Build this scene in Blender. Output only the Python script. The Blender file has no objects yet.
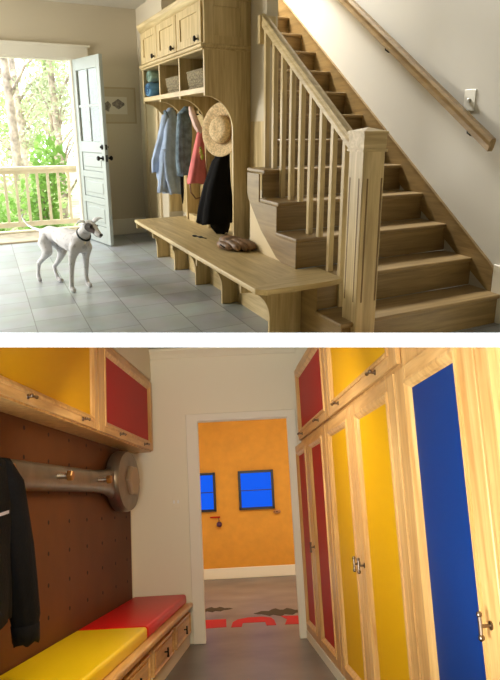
import bpy, bmesh, math, random
from mathutils import Vector, Matrix
random.seed(7)
PI = math.pi
COL = bpy.context.scene.collection
F, PROW = 700.0, 379.0
CAM = Vector((0, 0, 1.42))
TU = math.atan((PROW - 128) / F)          # pitch of the camera over the entry hall
TL = -math.atan((507 - PROW) / F)         # pitch of the camera over the locker room
ROLL = 0.052
HALL = Matrix.Identity(4)
ROOM = (Matrix.Translation(CAM) @ Matrix.Rotation(-TU, 4, 'X') @ Matrix.Rotation(TL, 4, 'X')
        @ Matrix.Rotation(-ROLL, 4, 'Y') @ Matrix.Translation((0, 0, -1.22)))

# ---------------------------------------------------------------- mappings
O2 = Vector((0.132, 4.963)); E1 = Vector((-0.3453, 0.9385)); E2 = Vector((0.8352, 0.5499))
def U(p):                                  # hall: a along the bench, b towards the stairs, z up
    a, b, z = p
    return (O2.x + a * E1.x + b * E2.x, O2.y + a * E1.y + b * E2.y, z)
def ID(p): return p
def RW(p):                                 # right locker wall: y along, d out of the wall, z up
    y, d, z = p
    return (0.829 - 0.0534 * y - d, y, z)
def LW(p):
    y, d, z = p
    return (-1.549 + 0.0604 * y + d, y, z)

# ---------------------------------------------------------------- mesh helper
class MB:
    def __init__(s): s.v = []; s.f = []; s.mi = []
    def add(s, vs, fs, mi=0):
        n = len(s.v); s.v += [tuple(v) for v in vs]
        for f in fs: s.f.append([n + i for i in f]); s.mi.append(mi)
        return s
    def box(s, x0, x1, y0, y1, z0, z1, mi=0):
        vs = [(x, y, z) for z in (z0, z1) for y in (y0, y1) for x in (x0, x1)]
        return s.add(vs, [(0, 2, 3, 1), (4, 5, 7, 6), (0, 1, 5, 4), (2, 6, 7, 3), (0, 4, 6, 2), (1, 3, 7, 5)], mi)
    def prism(s, pts, ax, t0, t1, mi=0):
        def mk(p, t):
            if ax == 'x': return (t, p[0], p[1])
            if ax == 'y': return (p[0], t, p[1])
            return (p[0], p[1], t)
        n = len(pts)
        vs = [mk(p, t0) for p in pts] + [mk(p, t1) for p in pts]
        return s.add(vs, [list(range(n))[::-1], list(range(n, 2 * n))] + [(i, (i + 1) % n, n + (i + 1) % n, n + i) for i in range(n)], mi)
    def tube(s, path, r, n=10, cap=True, mi=0, flat=1.0):
        P = [Vector(p) for p in path]; R = r if isinstance(r, (list, tuple)) else [r] * len(P)
        vs = []; up = None
        for i, p in enumerate(P):
            t = (P[min(i + 1, len(P) - 1)] - P[max(i - 1, 0)]).normalized()
            if up is None:
                up = Vector((0, 0, 1)) if abs(t.z) < .9 else Vector((1, 0, 0))
            u = (up - t * up.dot(t))
            if u.length < 1e-6: u = t.orthogonal()
            u.normalize(); w = t.cross(u); up = u
            for k in range(n):
                a = 2 * PI * k / n
                vs.append(p + (u * math.cos(a) * flat + w * math.sin(a)) * R[i])
        fs = []
        for i in range(len(P) - 1):
            for k in range(n):
                fs.append((i * n + k, i * n + (k + 1) % n, (i + 1) * n + (k + 1) % n, (i + 1) * n + k))
        if cap: fs += [list(range(n))[::-1], list(range((len(P) - 1) * n, len(P) * n))]
        return s.add(vs, fs, mi)
    def lathe(s, prof, c=(0, 0, 0), ax='z', n=24, mi=0, sc=(1, 1)):
        vs = []
        for r, t in prof:
            for k in range(n):
                a = 2 * PI * k / n; x, y = r * math.cos(a) * sc[0], r * math.sin(a) * sc[1]
                p = {'z': (x, y, t), 'y': (x, t, y), 'x': (t, x, y)}[ax]
                vs.append((p[0] + c[0], p[1] + c[1], p[2] + c[2]))
        m = len(prof)
        fs = [(i * n + k, i * n + (k + 1) % n, (i + 1) * n + (k + 1) % n, (i + 1) * n + k) for i in range(m - 1) for k in range(n)]
        fs += [list(range(n))[::-1], list(range((m - 1) * n, m * n))]
        return s.add(vs, fs, mi)
    def ball(s, c, r, n=12, mi=0):
        r = r if isinstance(r, (tuple, list)) else (r, r, r)
        vs = []; m = n // 2 + 1
        for i in range(1, m):
            t = PI * i / m
            for k in range(n):
                a = 2 * PI * k / n
                vs.append((c[0] + r[0] * math.sin(t) * math.cos(a), c[1] + r[1] * math.sin(t) * math.sin(a), c[2] + r[2] * math.cos(t)))
        fs = [(i * n + k, (i + 1) * n + k, (i + 1) * n + (k + 1) % n, i * n + (k + 1) % n) for i in range(m - 2) for k in range(n)]
        vs += [(c[0], c[1], c[2] + r[2]), (c[0], c[1], c[2] - r[2])]; T = len(vs) - 2
        fs += [(T, k, (k + 1) % n) for k in range(n)] + [(T + 1, (m - 2) * n + (k + 1) % n, (m - 2) * n + k) for k in range(n)]
        return s.add(vs, fs, mi)
    def loft(s, rings, cap=True, mi=0):
        n = len(rings[0]); vs = [p for r in rings for p in r]
        fs = [(i * n + k, i * n + (k + 1) % n, (i + 1) * n + (k + 1) % n, (i + 1) * n + k) for i in range(len(rings) - 1) for k in range(n)]
        if cap: fs += [list(range(n))[::-1], list(range((len(rings) - 1) * n, len(rings) * n))]
        return s.add(vs, fs, mi)
    def build(s, name, mats, parent=None, mp=ID, bevel=0, smooth=False, loc=None, room=HALL, uv=None, seg=1):
        mats = mats if isinstance(mats, (list, tuple)) else [mats]
        if parent is not None: loc = Vector(LOC[parent.name])
        V = [Vector(mp(v)) for v in s.v]
        if loc is None:
            lo = [min(v[i] for v in V) for i in range(3)]; hi = [max(v[i] for v in V) for i in range(3)]
            loc = Vector(((lo[0] + hi[0]) / 2, (lo[1] + hi[1]) / 2, lo[2]))
        loc = Vector(loc)
        me = bpy.data.meshes.new(name)
        me.from_pydata([v - loc for v in V], [], s.f)
        bm = bmesh.new(); bm.from_mesh(me)
        for f, mi in zip(bm.faces, s.mi): f.material_index = mi
        if uv:
            l = bm.loops.layers.uv.new('UVMap')
            for f in bm.faces:
                for lp in f.loops: lp[l].uv = uv(s.v[lp.vert.index])
        bmesh.ops.recalc_face_normals(bm, faces=bm.faces)
        if bevel:
            es = [e for e in bm.edges if len(e.link_faces) == 2 and e.calc_face_angle(0) > .5]
            bmesh.ops.bevel(bm, geom=es, offset=bevel, segments=seg, profile=.5, affect='EDGES', clamp_overlap=True)
        if smooth:
            for f in bm.faces: f.smooth = True
        bm.to_mesh(me); bm.free()
        if smooth and smooth != 2:
            try: me.set_sharp_from_angle(angle=0.7)
            except Exception: pass
        for m in mats: me.materials.append(m)
        o = bpy.data.objects.new(name, me); COL.objects.link(o)
        if parent is not None:
            o.parent = parent; LOC[o.name] = loc
        else:
            o.matrix_world = room @ Matrix.Translation(loc); LOC[o.name] = loc
            ROOMOF[o.name] = room
        return o
LOC = {}; ROOMOF = {}
def tag(o, label=None, cat=None, group=None, kind=None):
    if label: o['label'] = label
    if cat: o['category'] = cat
    if group: o['group'] = group
    if kind: o['kind'] = kind
    return o
def thing(name, label, cat, loc, group=None, room=HALL, kind=None):
    o = bpy.data.objects.new(name, None); COL.objects.link(o); o.empty_display_size = .05
    o.matrix_world = room @ Matrix.Translation(loc); LOC[o.name] = Vector(loc); ROOMOF[o.name] = room
    return tag(o, label, cat, group, kind)
def dup(o, off, label=None, room=HALL, parent=None):
    c = o.copy(); COL.objects.link(c)
    if parent is not None: c.parent = parent
    LOC[c.name] = LOC[o.name]; ROOMOF[c.name] = room
    if parent is None or off is not None:
        if parent is None:
            c.matrix_world = room @ Matrix.Translation(LOC[o.name] + Vector(off)); LOC[c.name] = LOC[o.name] + Vector(off)
        else:
            c.matrix_local = Matrix.Translation(Vector(off)) @ o.matrix_local
    if label: c['label'] = label
    for ch in list(o.children): dup(ch, None, parent=c)
    return c

# ---------------------------------------------------------------- materials
def lin(c): return tuple((x / 255 / 12.92) if x <= 10 else ((x / 255 + .055) / 1.055) ** 2.4 for x in c) + (1,)
def mat(name, col, rough=.6, metal=0, bump=0, bscale=40, var=0, vscale=6, spec=.5, emis=None, estr=0, trans=0, coat=0, sheen=0):
    m = bpy.data.materials.new(name); m.use_nodes = True; nt = m.node_tree; b = nt.nodes['Principled BSDF']
    b.inputs['Base Color'].default_value = lin(col); b.inputs['Roughness'].default_value = rough
    b.inputs['Metallic'].default_value = metal; b.inputs['Specular IOR Level'].default_value = spec
    b.inputs['Coat Weight'].default_value = coat; b.inputs['Sheen Weight'].default_value = sheen
    tc = nt.nodes.new('ShaderNodeTexCoord')
    if var:
        n = nt.nodes.new('ShaderNodeTexNoise'); n.inputs['Scale'].default_value = vscale; n.inputs['Detail'].default_value = 5
        nt.links.new(tc.outputs['Object'], n.inputs['Vector'])
        r = nt.nodes.new('ShaderNodeValToRGB'); nt.links.new(n.outputs['Fac'], r.inputs[0])
        r.color_ramp.elements[0].position = .3; r.color_ramp.elements[1].position = .7
        r.color_ramp.elements[0].color = lin([max(0, x * (1 - var)) for x in col]); r.color_ramp.elements[1].color = lin([min(255, x * (1 + var)) for x in col])
        nt.links.new(r.outputs[0], b.inputs['Base Color'])
    if bump:
        n = nt.nodes.new('ShaderNodeTexNoise'); n.inputs['Scale'].default_value = bscale; n.inputs['Detail'].default_value = 4
        nt.links.new(tc.outputs['Object'], n.inputs['Vector'])
        bp = nt.nodes.new('ShaderNodeBump'); bp.inputs['Strength'].default_value = bump; bp.inputs['Distance'].default_value = .01
        nt.links.new(n.outputs['Fac'], bp.inputs['Height']); nt.links.new(bp.outputs[0], b.inputs['Normal'])
    if emis:
        b.inputs['Emission Color'].default_value = lin(emis); b.inputs['Emission Strength'].default_value = estr
    if trans: b.inputs['Transmission Weight'].default_value = trans
    return m
def wood(name, c0, c1, axis='z', rot=0, rough=.42, scale=9, spec=.5):
    m = bpy.data.materials.new(name); m.use_nodes = True; nt = m.node_tree; b = nt.nodes['Principled BSDF']
    b.inputs['Roughness'].default_value = rough; b.inputs['Specular IOR Level'].default_value = spec
    tc = nt.nodes.new('ShaderNodeTexCoord'); r0 = nt.nodes.new('ShaderNodeMapping'); r0.inputs['Rotation'].default_value = (0, 0, rot)
    mp = nt.nodes.new('ShaderNodeMapping')
    k = {'x': (.07, 1, 1), 'y': (1, .07, 1), 'z': (1, 1, .07)}[axis]
    mp.inputs['Scale'].default_value = [x * scale for x in k]
    nt.links.new(tc.outputs['Object'], r0.inputs[0]); nt.links.new(r0.outputs[0], mp.inputs[0])
    n = nt.nodes.new('ShaderNodeTexNoise'); n.inputs['Scale'].default_value = 1.6; n.inputs['Detail'].default_value = 6; n.inputs['Distortion'].default_value = 1.2
    nt.links.new(mp.outputs[0], n.inputs['Vector'])
    n2 = nt.nodes.new('ShaderNodeTexNoise'); n2.inputs['Scale'].default_value = 9; n2.inputs['Detail'].default_value = 4
    nt.links.new(mp.outputs[0], n2.inputs['Vector'])
    mx = nt.nodes.new('ShaderNodeMath'); mx.operation = 'MULTIPLY_ADD'; mx.inputs[1].default_value = .35
    nt.links.new(n2.outputs['Fac'], mx.inputs[0]); nt.links.new(n.outputs['Fac'], mx.inputs[2])
    r = nt.nodes.new('ShaderNodeValToRGB'); nt.links.new(mx.outputs[0], r.inputs[0])
    r.color_ramp.elements[0].position = .48; r.color_ramp.elements[1].position = .88
    r.color_ramp.elements[0].color = lin(c0); r.color_ramp.elements[1].color = lin(c1)
    nt.links.new(r.outputs[0], b.inputs['Base Color'])
    return m
R1 = math.atan2(0.3453, 0.9385)   # turns E1 onto +y
def tri(nm, c0, c1, **k):
    return {'z': wood(nm + '_upright', c0, c1, 'z', **k), 'a': wood(nm + '_along', c0, c1, 'y', rot=-R1, **k), 'b': wood(nm + '_across', c0, c1, 'x', rot=-.583, **k)}
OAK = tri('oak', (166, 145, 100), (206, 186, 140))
OAK_SHADED = tri('shaded_oak', (120, 97, 60), (154, 129, 86), rough=.36)  # same oak as the bench, with the stairs' shade put into its colour
MAP = {'z': wood('maple_upright', (186, 138, 78), (224, 182, 116), 'z', rough=.35), 'y': wood('maple_along', (186, 138, 78), (224, 182, 116), 'y', rough=.35),
       'x': wood('maple_across', (186, 138, 78), (224, 182, 116), 'x', rough=.35)}
M = dict(
    wall=mat('warm_plaster', (200, 190, 168), .85, bump=.05), wall2=mat('stair_plaster', (204, 202, 194), .8, bump=.04),
    ceil=mat('ceiling_paint', (196, 190, 176), .9), white=mat('white_trim', (226, 222, 208), .5), doorw=mat('door_paint', (160, 168, 164), .45),
    cream=mat('cream_panel', (208, 190, 152), .6), metal=mat('dark_bronze', (38, 32, 28), .35, .8), steel=mat('steel', (190, 186, 178), .28, 1), nickel=mat('aged_nickel', (128, 112, 96), .3, 1),
    brass=mat('brass', (176, 136, 88), .4, 1), glass=mat('door_glass', (235, 245, 235), .02, trans=1), black=mat('black_cloth', (9, 9, 11), .9, var=.3, bump=.3, bscale=60, spec=.2),
    shirt=mat('blue_cotton', (150, 168, 196), .9, var=.1, vscale=9, bump=.2), denim=mat('grey_denim', (94, 112, 124), .9, var=.25, vscale=14, bump=.3),
    pink=mat('pink_cotton', (206, 112, 112), .9, var=.1), pinkl=mat('pale_pink_cotton', (205, 178, 168), .9, var=.1), straw=mat('straw', (206, 182, 140), .8, var=.15, vscale=60, bump=.5, bscale=120),
    leather=mat('brown_leather', (112, 86, 62), .5, var=.35, vscale=12, bump=.4, bscale=30), wick=mat('woven_fibre', (106, 96, 72), .8, var=.5, vscale=70, bump=.9, bscale=80),
    towelg=mat('green_towel', (120, 144, 130), .95, var=.15, bump=.6, bscale=90), towelb=mat('blue_towel', (84, 128, 160), .95, var=.15, bump=.6, bscale=90),
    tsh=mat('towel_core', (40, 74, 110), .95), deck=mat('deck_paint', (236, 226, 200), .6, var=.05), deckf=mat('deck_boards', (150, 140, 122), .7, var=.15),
    plate=mat('switch_plastic', (236, 236, 228), .35), paper=mat('paper', (206, 200, 184), .8), frame=mat('picture_frame_wood', (176, 160, 130), .5), matb=mat('mat_board', (186, 174, 148), .8),
    ink=mat('ink_wash', (120, 112, 104), .8, var=.3, vscale=40), bark=mat('bark', (172, 156, 142), .9, var=.3, vscale=8, bump=.6), ground=mat('garden_ground', (150, 156, 112), .95, var=.3, vscale=3),
    red=mat('red_laminate', (176, 3, 14), .5, spec=.15), yel=mat('yellow_laminate', (214, 162, 2), .5, spec=.15), blue=mat('blue_laminate', (6, 48, 112), .5, spec=.12),
    redv=mat('red_vinyl', (206, 8, 12), .4, bump=.05, spec=.3), yelv=mat('yellow_vinyl', (240, 204, 4), .4, bump=.05, spec=.3), peg=mat('brown_board', (98, 58, 28), .6, spec=.15, var=.06, vscale=3),
    hole=mat('peg_hole', (30, 16, 10), .9), creamw=mat('cream_wall', (234, 226, 198), .8, bump=.03), wht=mat('white_gloss_trim', (236, 230, 208), .6, spec=.3),
    orange=mat('orange_plaster', (212, 146, 40), .75, var=.03, vscale=7, bump=.1), bluew=mat('blue_window_light', (2, 8, 30), .6, spec=.1, emis=(6, 92, 240), estr=1.0),
    blk=mat('black_frame', (12, 12, 16), .4), inred=mat('red_inlay', (176, 22, 8), .6, spec=.1), olive=mat('olive_inlay', (62, 50, 22), .6, spec=.1), collar=mat('collar_web', (22, 40, 52), .6),
    wrench=mat('brushed_steel', (128, 118, 102), .42, .8, bump=.15, bscale=14, var=.1), nose=mat('dark_nose', (30, 26, 26), .4), silver=mat('reflective_trim', (190, 190, 200), .3))
def leafm(nm, c, t):
    m = mat(nm, c, .6, var=.25, vscale=2); nt = m.node_tree; b = nt.nodes['Principled BSDF']
    tr = nt.nodes.new('ShaderNodeBsdfTranslucent'); tr.inputs[0].default_value = lin(t); mx = nt.nodes.new('ShaderNodeMixShader'); mx.inputs[0].default_value = .5
    nt.links.new(b.outputs[0], mx.inputs[1]); nt.links.new(tr.outputs[0], mx.inputs[2]); nt.links.new(mx.outputs[0], nt.nodes['Material Output'].inputs[0]); return m
M['leaf'] = leafm('pale_leaves', (172, 190, 140), (190, 210, 140)); M['leaf2'] = leafm('bright_leaves', (134, 168, 92), (150, 190, 96)); M['leaf3'] = leafm('washed_out_leaves', (176, 184, 158), (196, 200, 160))  # pale leaf tones carry overexposed daylight in their colour
# painted door: sage tone, glossy
M['sage'] = mat('sage_door_paint', (196, 204, 190), .35)

def tile_mat():
    m = bpy.data.materials.new('slate_tile'); m.use_nodes = True; nt = m.node_tree; b = nt.nodes['Principled BSDF']
    uv = nt.nodes.new('ShaderNodeUVMap'); mp = nt.nodes.new('ShaderNodeMapping'); mp.inputs['Location'].default_value = (-.04, 1.63 - .39 * 5, 0)
    br = nt.nodes.new('ShaderNodeTexBrick'); br.offset = .3; br.inputs['Scale'].default_value = 1
    br.inputs['Brick Width'].default_value = .42; br.inputs['Row Height'].default_value = .39; br.inputs['Mortar Size'].default_value = .004; br.inputs['Mortar Smooth'].default_value = .2
    br.inputs['Color1'].default_value = lin((132, 146, 154)); br.inputs['Color2'].default_value = lin((158, 172, 180)); br.inputs['Mortar'].default_value = lin((100, 104, 104))
    nt.links.new(uv.outputs[0], mp.inputs[0]); nt.links.new(mp.outputs[0], br.inputs['Vector'])
    n = nt.nodes.new('ShaderNodeTexNoise'); n.inputs['Scale'].default_value = 3.5; n.inputs['Detail'].default_value = 7; nt.links.new(uv.outputs[0], n.inputs['Vector'])
    mx = nt.nodes.new('ShaderNodeMix'); mx.data_type = 'RGBA'; mx.blend_type = 'OVERLAY'; mx.inputs[0].default_value = .35
    nt.links.new(br.outputs['Color'], mx.inputs[6]); nt.links.new(n.outputs['Color'], mx.inputs[7])
    hs = nt.nodes.new('ShaderNodeHueSaturation'); hs.inputs['Saturation'].default_value = .5; nt.links.new(mx.outputs[2], hs.inputs['Color'])
    nt.links.new(hs.outputs[0], b.inputs['Base Color'])
    rr = nt.nodes.new('ShaderNodeMapRange'); rr.inputs[3].default_value = .26; rr.inputs[4].default_value = .46; nt.links.new(n.outputs['Fac'], rr.inputs[0]); nt.links.new(rr.outputs[0], b.inputs['Roughness'])
    bp = nt.nodes.new('ShaderNodeBump'); bp.inputs['Strength'].default_value = .25; bp.inputs['Distance'].default_value = .01
    nt.links.new(n.outputs['Fac'], bp.inputs['Height']); nt.links.new(bp.outputs[0], b.inputs['Normal'])
    return m
M['tile'] = tile_mat()
M['conc'] = mat('stained_concrete', (106, 98, 90), .34, spec=.3, var=.2, vscale=1.6, bump=.05, bscale=6)

def arc(cx, cy, rx, ry, a0, a1, n=10):
    return [(cx + rx * math.cos(a0 + (a1 - a0) * i / n), cy + ry * math.sin(a0 + (a1 - a0) * i / n)) for i in range(n + 1)]

# =================================================================== ENTRY HALL
# ---- shell
# floor around the open well through which the lower room is seen
fl = MB(); zf = (-.012, 0)
def fx(y): return .357 * (.941 * y + .48) + .12
fl.prism([(-8, 1.2), (-fx(1.2), 1.2), (-fx(4.98), 4.98), (-8, 4.98)], 'z', *zf)
fl.prism([(7, 1.2), (fx(1.2), 1.2), (fx(4.98), 4.98), (7, 4.98)], 'z', *zf)
fl.prism([(-8, -5), (7, -5), (7, 1.2), (-8, 1.2)], 'z', *zf)
tag(fl.build('floor_surround', M['tile'], uv=lambda v: (v[1], v[0])), kind='structure')
# main visible floor in hall coordinates, stops at the door wall
f1 = MB().box(-4.2, 5.60, -4.2, 1.82, -.012, 0)
tag(f1.build('floor', M['tile'], mp=U, uv=lambda v: (v[0], v[1])), kind='structure')

DW = 5.447
w = MB()
w.box(DW, DW + .14, -.63, .42, 0, 2.95); w.box(DW, DW + .14, -4.3, -.63, 2.25, 2.95); w.box(DW, DW + .14, -4.3, -2.75, 0, 2.25)
tag(w.build('wall_entry', M['wall'], mp=U), kind='structure')
w = MB().box(1.17, 4.02, .49, .6, 0, 5.4)
w.box(4.02, DW + .14, .30, .6, 0, 5.4)
tag(w.build('wall_partition', M['wall'], mp=U), kind='structure')
w = MB().box(-5.6, 9.0, 1.82, 1.95, -.3, 5.6)
tag(w.build('wall_stair', M['wall2'], mp=U), kind='structure')
tag(MB().box(-5.6, DW + .14, -4.4, -4.2, 0, 3.0).build('wall_left', M['wall'], mp=U), kind='structure')
tag(MB().box(8.9, 9.0, .5, 1.9, 2.8, 5.6).build('wall_landing', M['wall2'], mp=U), kind='structure')
tag(MB().box(-5.7, -5.6, -4.4, 1.95, -.3, 5.6).build('wall_rear', M['wall'], mp=U), kind='structure')
c = MB(); c.box(-5.7, DW + .14, -4.4, .5, 2.88, 2.98)
tag(c.build('ceiling', M['ceil'], mp=U), kind='structure')
c = MB(); c.box(-5.7, 9.0, .5, 1.95, 5.4, 5.5); c.box(-5.7, -5.6, .45, .5, 2.88, 5.5); c.box(-5.7, 1.48, .44, .5, 2.88, 5.4)
tag(c.build('ceiling_stairwell', M['wall2'], mp=U), kind='structure')
# door casing and baseboards
t = MB(); t.box(DW - .03, DW, -4.2, -.40, 2.25, 2.385); t.box(DW - .045, DW, -4.2, -.37, 2.385, 2.41)
t.box(DW - .03, DW, -.64, -.50, 0, 2.25); t.box(DW - .0, DW + .14, -.65, -.62, 0, 2.25); t.box(DW, DW + .14, -2.75, -.63, 2.225, 2.25)
t.box(DW - .03, DW, -2.76, -2.62, 0, 2.25)
tag(t.build('trim_1', M['white'], mp=U, bevel=.003), kind='structure')
tag(MB().box(DW - .02, DW, -.50, .30, 0, .216).build('baseboard_entry', M['white'], mp=U, bevel=.004), kind='structure')
tag(MB().box(-5.5, -.66, 1.80, 1.82, 0, .44).build('baseboard_stair', M['white'], mp=U, bevel=.004), kind='structure')
# side-wall casing seen through the last bay
t = MB(); t.box(4.35, 4.52, .27, .30, 0, 2.25); t.box(5.0, 5.12, .27, .30, 0, 2.25); t.box(4.35, 5.12, .27, .30, 2.25, 2.39); t.box(4.52, 5.0, .285, .30, 0, 2.25)
tag(t.build('trim_2', M['cream'], mp=U, bevel=.004), kind='structure')
tag(MB().box(DW - .03, DW + .2, -2.75, -.63, -.012, .02).build('trim_3', M['frame'], mp=U), kind='structure')

# ---- open entry door (hinge b=-.66 at the wall, swung into the hall)
hinge = Vector(U((DW - .03, -.62, 0))); free = Vector(U((4.481, -.42, 0)))
dd = (free - hinge); DWID = dd.length; dx = dd.normalized(); dn = Vector((-dx.y, dx.x, 0))   # dn: thickness direction
def DM(p):
    return tuple(hinge + dx * p[0] + dn * p[1] + Vector((0, 0, p[2])))
door = thing('door_1', 'white panelled entry door with four glass lights, swung open', 'door', tuple(hinge), kind='structure')
W_ = DWID; T2 = .045
d = MB(); sx = .10
d.box(0, sx, 0, T2, .01, 2.235); d.box(W_ - sx, W_, 0, T2, .01, 2.235)
for z0, z1 in ((.01, .22), (.50, .58), (.82, .90), (1.13, 1.26), (2.10, 2.235)): d.box(sx, W_ - sx, 0, T2, z0, z1)
d.build('door_frame', M['doorw'], door, mp=DM, bevel=.004)
for z0, z1 in ((.22, .50), (.58, .82), (.90, 1.13)):
    p = MB().box(sx, W_ - sx, .014, T2 - .014, z0, z1); p.prism([(sx + .05, z0 + .05), (W_ - sx - .05, z0 + .05), (W_ - sx - .05, z1 - .05), (sx + .05, z1 - .05)], 'y', .004, T2 - .004)
    p.build('door_panel', M['doorw'], door, mp=DM, bevel=.01)
d = MB().box(W_ / 2 - .014, W_ / 2 + .014, .010, T2 - .010, 1.26, 2.10); d.box(sx, W_ - sx, .010, T2 - .010, 1.665, 1.695)
d.build('muntin', M['doorw'], door, mp=DM)
MB().box(sx, W_ - sx, .018, .028, 1.26, 2.10).build('glass_pane', M['glass'], door, mp=DM)
for s_ in (-1, 1):
    y0 = T2 if s_ > 0 else 0
    k = MB().lathe([(.028, y0), (.028, y0 + s_ * .01), (.011, y0 + s_ * .014), (.011, y0 + s_ * .04), (.026, y0 + s_ * .05), (.03, y0 + s_ * .065), (.02, y0 + s_ * .078)], (W_ - .065, 0, 1.07), 'y', 16)
    k.build('door_knob', M['metal'], door, mp=DM, smooth=True)
    k = MB().lathe([(.03, y0), (.03, y0 + s_ * .012), (.012, y0 + s_ * .014), (.012, y0 + s_ * .03)], (W_ - .065, 0, 1.20), 'y', 16)
    k.build('deadbolt', M['metal'], door, mp=DM, smooth=True)
k = MB().box(W_ - .002, W_ + .003, .012, .034, 1.03, 1.11); k.box(W_ - .002, W_ + .003, .012, .034, 1.17, 1.23)
k.build('latch_plate', M['metal'], door, mp=DM)

# ---- framed picture on the entry wall
pic = thing('framed_picture', 'small framed ink drawing on the wall beside the open door', 'picture', U((DW, .0, 1.48)))
b0, b1, z0, z1 = -.30, .235, 1.475, 1.93
p = MB()
for q in ((b0, b0 + .022, z0, z1), (b1 - .022, b1, z0, z1), (b0, b1, z0, z0 + .022), (b0, b1, z1 - .022, z1)): p.box(DW - .025, DW, *q)
p.build('frame', M['frame'], pic, mp=U)
MB().box(DW - .012, DW - .002, b0 + .02, b1 - .02, z0 + .02, z1 - .02).build('mat_board', M['matb'], pic, mp=U)
MB().box(DW - .014, DW - .011, b0 + .09, b1 - .13, z0 + .12, z1 - .12).build('drawing', M['paper'], pic, mp=U)
q = MB()
q.prism([(-.18 + .05 * math.cos(a) * (1 + .3 * math.sin(3 * a)), 1.69 + .06 * math.sin(a) * (1 + .2 * math.cos(5 * a))) for a in [i * PI / 8 for i in range(16)]], 'x', DW - .016, DW - .0135)
q.prism([(-.02 + .09 * math.cos(a), 1.72 + .05 * math.sin(a) * (1 + .3 * math.cos(4 * a))) for a in [i * PI / 8 for i in range(16)]], 'x', DW - .016, DW - .0135)
q.build('ink_figure', M['ink'], pic, mp=U)

# ---- bench
ZB = .445
bench = thing('bench', 'long pale oak bench on curved supports beneath the coat bays', 'bench', U((1.5, .1, 0)))
sh = [(3.48, -.285), (3.48, .498), (1.6, .498), (1.6, .262), (-.01, .262), (-.01, .42), (-.44, .42), (-.475, .30), (-.475, -.22), (-.41, -.285)]
MB().prism([(x, y) for x, y in sh if True], 'z', ZB - .036, ZB).build('seat', OAK['a'], bench, mp=U, bevel=.006, seg=2)
MB().prism([(-.478, -.222), (-.478, .302), (-.442, .425), (-.012, .425), (-.012, .255), (-.40, -.288), (-.412, -.288)], 'z', ZB - .034, ZB + .0012).build('mitred_end', OAK['b'], bench, mp=U)
leg = [(-.275, .408), (-.275, .352), (-.235, .352)] + arc(-.235, .352 - .21, .20, .21, PI / 2, 0, 10)[1:] + [(-.035, 0), (.15, 0), (.15, .408)]
for i, a in enumerate((3.42, 2.61, 1.81, 1.0, -.09)):
    l_ = MB().prism(leg if i < 4 else leg[:-2] + [(.245, 0), (.245, .408)], 'x', a - .016, a + .016).build('support', OAK['z'], bench, mp=U, bevel=.002)
MB().box(.19, 3.42, .12, .15, 0, .408).build('back_rail', OAK['a'], bench, mp=U)

# ---- hall tree (coat bays with cubbies and cupboards)
tree = thing('hall_tree', 'tall pale oak coat rack with arched bays, cubbies and three cupboards', 'coat rack', U((2.8, .4, ZB)))
AS = (1.56, 2.37, 3.18, 3.98); ZC = 1.705; CF = .02; CB = .488
prof = [(CB, ZB), (.3, ZB), (.3, 1.40)] + arc(.02, 1.40, .28, .28, 0, PI / 2, 12)[1:] + [(CF, 2.06), (CB, 2.06)]
for i, a in enumerate(AS):
    th = .018
    MB().prism(prof, 'x', a - th, a + th).build('end_panel' if i in (0, 3) else 'divider', OAK['z'], tree, mp=U, bevel=.002)
for i in range(3):
    a0, a1 = AS[i] + .018, AS[i + 1] - .018
    MB().box(a0, a1, CF, CB - .02, ZC, ZC + .045).build('shelf', OAK['a'], tree, mp=U, bevel=.003)
MB().box(AS[0], AS[3], CB - .02, CB + .008, ZB, 2.42).build('back_panel', OAK['z'], tree, mp=U)
MB().box(AS[0] + .0, AS[3], CB - .05, CB - .02, 1.50, 1.60).build('hook_rail', OAK['a'], tree, mp=U)
m_ = MB(); m_.box(AS[0] - .035, AS[3] + .03, CF - .035, CB, 2.055, 2.085); m_.box(AS[0] - .02, AS[3] + .02, CF - .018, CB, 2.035, 2.055)
m_.build('waist_moulding', OAK['a'], tree, mp=U, bevel=.006)
MB().box(AS[0] - .015, AS[3] + .018, CF + .004, CB, 2.085, 2.46).build('cupboard_body', OAK['z'], tree, mp=U)
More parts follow.
